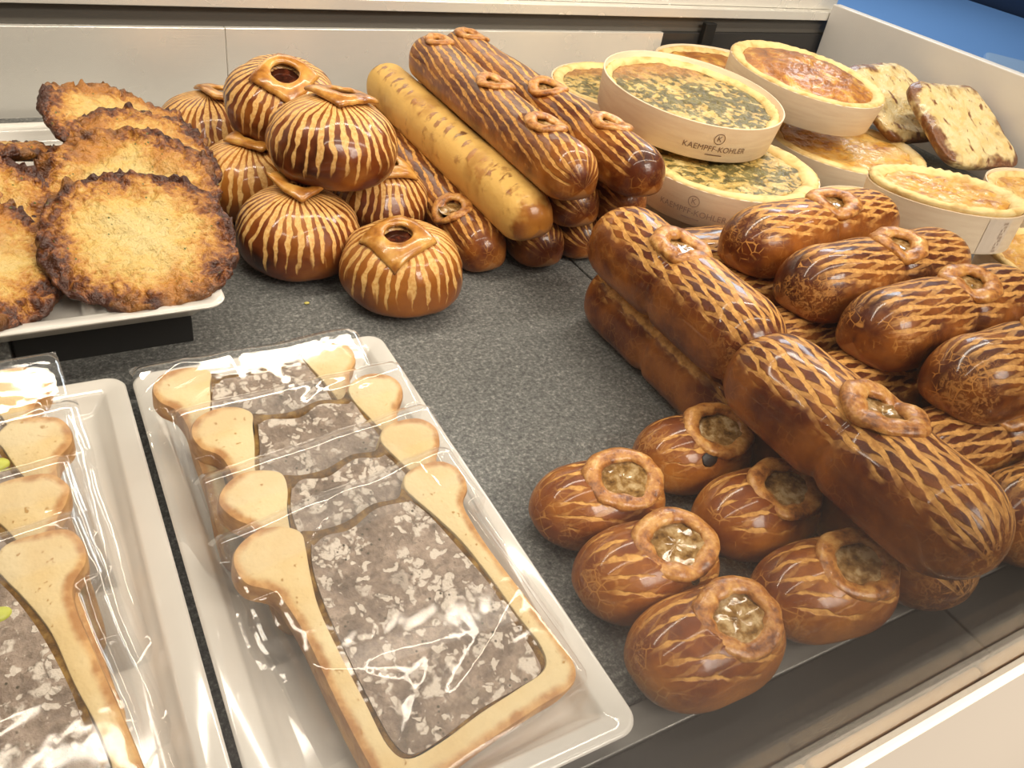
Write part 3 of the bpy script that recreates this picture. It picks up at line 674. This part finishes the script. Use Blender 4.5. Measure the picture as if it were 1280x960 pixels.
def boxed(qlabel, blabel, loc, R, mat, seed, rot=(0, 0, 0), **k):
    bk = {a: k.pop(a) for a in ('logo', 'ink', 'sticker') if a in k}
    quiche_box(blabel, loc, R, rot=rot, **bk)
    up = Matrix.Rotation(0, 3, 'X')
    quiche(qlabel, loc, R, mat, seed, rot=rot, **k)
D = math.radians
quiche_box('plain wooden box at the bottom of the spinach quiche stack', (.618, .596, 0), .0900, h=.0345)
boxed('spinach quiche partly covered by the box above it', 'wooden box with faint lettering, under the topmost spinach quiche', (.595, .565, .0350), .0930, M_SPIN, 1, logo=D(213), ink=M_INK_L, rim=.004, rimw=.17)
boxed('spinach quiche on top of the stack, flecked dark green', 'topmost tilted wooden box with dark lettering, holding a spinach quiche', (.602, .648, .0800), .0960, M_SPIN, 2, rot=(D(4.5), D(1.5), 0), logo=D(250), rim=-.003, rimw=.10)
quiche_box('wooden box hidden at the bottom behind the spinach quiches', (.640, .792, 0), .0910, h=.0300)
boxed('browned spinach quiche behind the long pies', 'wooden box behind the long pies near the back wall', (.632, .790, .0305), .0910, M_SPIN, 3, rim=.003)
quiche_box('wooden box hidden at the bottom by the back wall', (.830, .845, 0), .0910)
boxed('browned quiche glimpsed at the back wall', 'wooden box at the back, behind the golden quiche', (.828, .846, .0365), .0910, M_QBROWN, 4, rim=.000)
boxed('golden quiche peeking out under the tilted box', 'wooden box under the puffed golden quiche', (.885, .655, 0), .0980, M_QGOLD, 5, rim=.004)
boxed('puffed golden quiche with blistered brown top', 'tilted wooden box holding the puffed golden quiche', (.832, .710, .0715), .0970, M_QBROWN, 6, rot=(D(5), D(2.5), 0), rim=.004, puff=.012)
boxed('quiche half hidden between the medium pies and the wooden boxes', 'low wooden box behind the medium pies', (.752, .478, 0), .0790, M_QPALE, 7, rim=.002)
boxed('quiche with a pale ruffled crust next to the medium pies', 'wooden box with a paper sticker, next to the medium pies', (.755, .430, .0500), .0725, M_QPALE, 8, rot=(D(-6), D(2), 0), rim=.0075, crimp=.0011, rimw=.20, sticker=D(258))
boxed('yellow quiche beside the white side panel', 'wooden box standing against the white side panel', (1.010, .452, .014), .0790, M_QGOLD, 9, rim=.0)
boxed('quiche low between the medium pies and the side panel', 'low wooden box under the stickered one', (.870, .350, 0), .0780, M_QPALE, 10, rim=.006)

# ------------------------------------------------------------------ gratinated cheese breads
def cheese_bread(label, loc, rot, hx, hy, t, seed):
    n, nc = 26, 96
    def ring_pt(th, q):
        c, s = math.cos(th), math.sin(th); p = 5.5
        r = (abs(c) ** p + abs(s) ** p) ** (-1 / p) * (1 + .02 * nz(c * 2, s * 2, 0, seed))
        return hx * q * r * c, hy * q * r * s
    rows = [(.02 + .98 * i / n, 1) for i in range(n + 1)] + [(1.01, .45), (.99, -.2), (.94, -.5), (.5, -.5), (.03, -.5)]
    def f(i, j):
        q, s = rows[i]; th = 2 * math.pi * j / nc; x, y = ring_pt(th, q)
        z = t * .5 * s
        if s == 1: z = t * .5 * (1 - .4 * smooth01((q - .85) / .15)) + .0022 * fbm(x * 45, y * 45, 0, seed, 3)
        return (x, y, z)
    V, F, U = grid_closed(len(rows) - 1, nc, f, lambda i, j: (rows[i][0] if rows[i][1] == 1 else 1, j / nc))
    o = build('cheese_bread', V, F, M_BREAD, None, U); o.location = loc; o.rotation_euler = rot
    return tag(o, label, 'bread')
cheese_bread('scorched square cheese bread leaning behind the quiche boxes', (1.030, .610, .0680), (D(28), D(3), D(-4)), .070, .066, .022, 1)
cheese_bread('pale square cheese bread with brown dots, behind the scorched one', (1.022, .705, .0640), (D(26), 0, D(4)), .070, .066, .022, 2)

# ------------------------------------------------------------------ wrapped slices
def catmull(P, n=6):
    out = []; N = len(P)
    for i in range(N):
        p0, p1, p2, p3 = (Vector(P[(i + k) % N]) for k in (-1, 0, 1, 2))
        for k in range(n):
            t = k / n; out.append(.5 * ((2 * p1) + (-p0 + p2) * t + (2 * p0 - 5 * p1 + 4 * p2 - p3) * t * t + (-p0 + 3 * p1 - 3 * p2 + p3) * t ** 3))
    return out
HALF_OUT = [(0, -6.6), (2.5, -6.65), (4.4, -6.6), (5.15, -6.0), (5.25, -4.5), (5.15, -2), (5.05, 1), (5.0, 2.6), (5.3, 3.7), (6.0, 4.5), (6.25, 5.5), (5.75, 6.4), (4.7, 6.75), (3.5, 6.6)]
HALF_IN = [(2.85, 5.9), (3.0, 5.0), (3.4, 3.8), (3.85, 2.0), (4.05, -.5), (4.15, -2.5), (4.15, -4.4), (3.75, -5.3), (2.2, -5.45), (0, -5.4)]
def extrude_poly(name, P, z0, z1, mat, parent, inset=.0, uvouter=None):
    n = len(P); zt = z1
    def off(d):
        o = []
        for i in range(n):
            d_ = d * (max(.12, uvouter[i]) if uvouter else 1.); t = (P[(i + 1) % n] - P[i - 1]); nn = Vector((-t.y, t.x)); nn = nn.normalized() if nn.length > 0 else nn; o.append(P[i] + nn * d_)
        return o
    area = sum(P[i - 1].x * P[i].y - P[i].x * P[i - 1].y for i in range(n)); sg = 1 if area > 0 else -1
    rings = [(P, z0), (P, z1 - .0022), (off(sg * .0006), z1 - .0006), (off(sg * .0026), z1), (off(sg * .0066), z1 + .0002)] if uvouter else [(P, z0), (P, z1)]
    V = [(p.x, p.y, z) for R_, z in rings for p in R_]; F, U = [], []
    lev = [1, 1, .95, .72, 0]
    for i in range(len(rings) - 1):
        for j in range(n):
            k = (j + 1) % n; F.append((i * n + j, i * n + k, (i + 1) * n + k, (i + 1) * n + j))
            if uvouter: U.append([(lev[a] * uvouter[b], 0) for a, b in ((i, j), (i, k), (i + 1, k), (i + 1, j))])
    F.append(tuple(range(n))); F.append(tuple(range((len(rings) - 1) * n, len(rings) * n)))
    if uvouter: U += [[(0, 0)] * n, [(0, 0)] * n]
    return build(name, V, F, mat, parent, U if uvouter else None, sharp=math.radians(45))
GW = 'film-wrapped meat pie slices on trays'
def slice_(label, loc, yaw, tilt, seed, s=1.0, pist=(), film=(.0655, .074, .076), sc_x=1.0):
    root = empty('meat_pie_slice', loc, (tilt, 0, yaw)); tag(root, label, 'pie slice', GW)
    T = .0140; r = random.Random(seed); k = .01 * s
    j = lambda a: (r.random() - .5) * a
    R_ = [(x * k * sc_x, y * k) for x, y in HALF_OUT]; Ri = [(x * k * sc_x, y * k) for x, y in HALF_IN]
    ctrl = [(x + j(.0014), y + j(.0014)) for x, y in R_] + [(x + j(.0014), y + j(.0014)) for x, y in Ri[:-1]] + [Ri[-1]] + [(-x + j(.0014), y + j(.0014)) for x, y in reversed(Ri[:-1])] + [(-x + j(.0014), y + j(.0014)) for x, y in reversed(R_[1:])]
    no, ni = len(R_), len(Ri)
    flag = [1] * no + [0] * (ni) + [0] * (ni - 1) + [1] * (no - 1)
    flag[no - 1] = .5; flag[no + 2 * ni - 1] = .5
    P = catmull(ctrl, 5); N = len(ctrl)
    uvo = []
    for i in range(N):
        for q in range(5): uvo.append(flag[i] * (1 - q / 5) + flag[(i + 1) % N] * q / 5)
    extrude_poly('pastry_crust', P, 0, T, M_CRUMB, root, 0, uvo)
    # filling and its brown aspic border
    inner = [(x * .97, y) for x, y in reversed(Ri)][1:]         # right side, bottom to top
    top = [(2.3 * k, 5.5 * k), (1.0 * k, 5.75 * k), (-.6 * k, 5.45 * k), (-2.0 * k, 5.6 * k)]
    asp = [Vector((0, -5.5 * k))] + [Vector((x * sc_x * 1.02 if 0 else x * 1.03, y)) for x, y in inner] + [Vector((a[0] * sc_x, a[1])) for a in top] + [Vector((-x * 1.03, y)) for x, y in reversed(inner)]
    extrude_poly('aspic_border', catmull(asp, 4), .0006, T - .0012, M_ASPIC, root)
    mt = [Vector((0, -5.25 * k))] + [Vector((x * .955 + j(.0022), min(y, 5.0 * k) + j(.0018))) for x, y in inner] + [Vector((a[0] * sc_x + j(.003), a[1] - .0045 + j(.003))) for a in top] + [Vector((-x * .955 + j(.0022), min(y, 5.0 * k) + j(.0018))) for x, y in reversed(inner)]
    extrude_poly('meat_filling', catmull(mt, 5), .0004, T - .0003, M_MEAT, root)
    for (px, py, pr) in pist:
        def pf(i, q): ph = .05 + (math.pi - .1) * i / 8; th = 2 * math.pi * q / 14; return (px + pr * math.sin(ph) * math.cos(th), py + pr * .7 * math.sin(ph) * math.sin(th), T - .0008 + .0022 * math.cos(ph))
        V, F, _ = grid_closed(8, 14, pf); build('pistachio', V, F, M_PIST, root)
    # clear film pouch lying over the slice, folding down past its edges
    fx, fy0, fy1 = film; nx, ny = 54, 66
    V, F = [], []
    cre = [(r.uniform(-.05, .05), r.uniform(-.06, .07), r.uniform(0, math.pi), r.uniform(.0005, .0013)) for _ in range(6)]
    for a in range(ny + 1):
        for b in range(nx + 1):
            x = -fx + 2 * fx * b / nx; y = -fy0 + (fy0 + fy1) * a / ny
            ex = max(0, abs(x) - .0555 * sc_x - (.006 if y > .035 else -.004)); ey = max(0, -y - .066 * s, y - .069 * s)
            drop = min(1., (ex + ey) / .013)
            z = T + .0012 - (T - .0005) * smooth01(drop) * .9
            for cx, cy, an, am in cre:
                d = (x - cx) * math.cos(an) + (y - cy) * math.sin(an); l = -(x - cx) * math.sin(an) + (y - cy) * math.cos(an)
                z += am * math.exp(-(d / .0032) ** 2) * math.exp(-(l / .03) ** 2)
            z += .0005 * (nz(x * 18, y * 18, 0, seed) + .6) * (1 - .5 * drop)
            V.append((x + .0016 * nz(y * 30, 0, seed), y + .0016 * nz(x * 30, 3, seed), max(z, .0006)))
    for a in range(ny):
        for b in range(nx): q = a * (nx + 1) + b; F.append((q, q + 1, q + nx + 2, q + nx + 1))
    build('plastic_film', V, F, M_FILM, root)
    return root
TZ = .0075
def put_slice(label, cx, ytop, ang, tilt, seed, s=1.0, base=TZ, **k):
    """ytop: where the ears' centre lies; the lower end rests on the tray"""
    L = .057 * s; t = D(tilt); dz = base + .066 * s * math.sin(t)
    a = D(ang)
    cy = ytop - L * math.cos(t); c = Vector((cx, cy, dz))
    return slice_(label, c, a, t, seed, s, **k)
put_slice('rearmost wrapped slice of the tray beside the small pies, grey meat showing flat', .0930, .394, 2, 17, 11, .93)
put_slice('second wrapped slice from the back on the tray beside the small pies', .1070, .352, 3, 17, 12, .95)
put_slice('third wrapped slice from the back, mostly under crinkled film', .1130, .303, 8, 17, 13, .97)
put_slice('whole wrapped slice at the front of its tray showing marbled pork', .1145, .269, 10.5, 14.5, 14, 1.0)
put_slice('rearmost wrapped slice on the pistachio tray', -.0700, .416, 3, 17, 15, .93)
put_slice('second wrapped slice with large green pistachios', -.0635, .368, 4, 17, 16, .95, pist=((.0245, .041, .0055), (.0130, .037, .007), (-.02, .03, .005)))
put_slice('third wrapped slice of the pistachio tray, brown crust ear up', -.0670, .322, 8, 17, 17, .97)
put_slice('front wrapped slice of the pistachio tray, cut by the film glare', -.0650, .286, 9, 14.5, 18, 1.0, pist=((.034, -.045, .005), (.024, .036, .005)))

# a crumb on the slate
V, F, _ = grid_closed(6, 10, lambda i, j: ((.0022 * math.sin(.1 + 2.9 * i / 6) * math.cos(.628 * j)), .0015 * math.sin(.1 + 2.9 * i / 6) * math.sin(.628 * j), .0010 + .0009 * math.cos(.1 + 2.9 * i / 6)))
o = build('pastry_crumb', V, F, simple('crumb_yellow', (.55, .48, .12), .6)); o.location = (.163, .528, 0)
tag(o, 'tiny yellow crumb lying on the slate before the round pies', 'crumb')
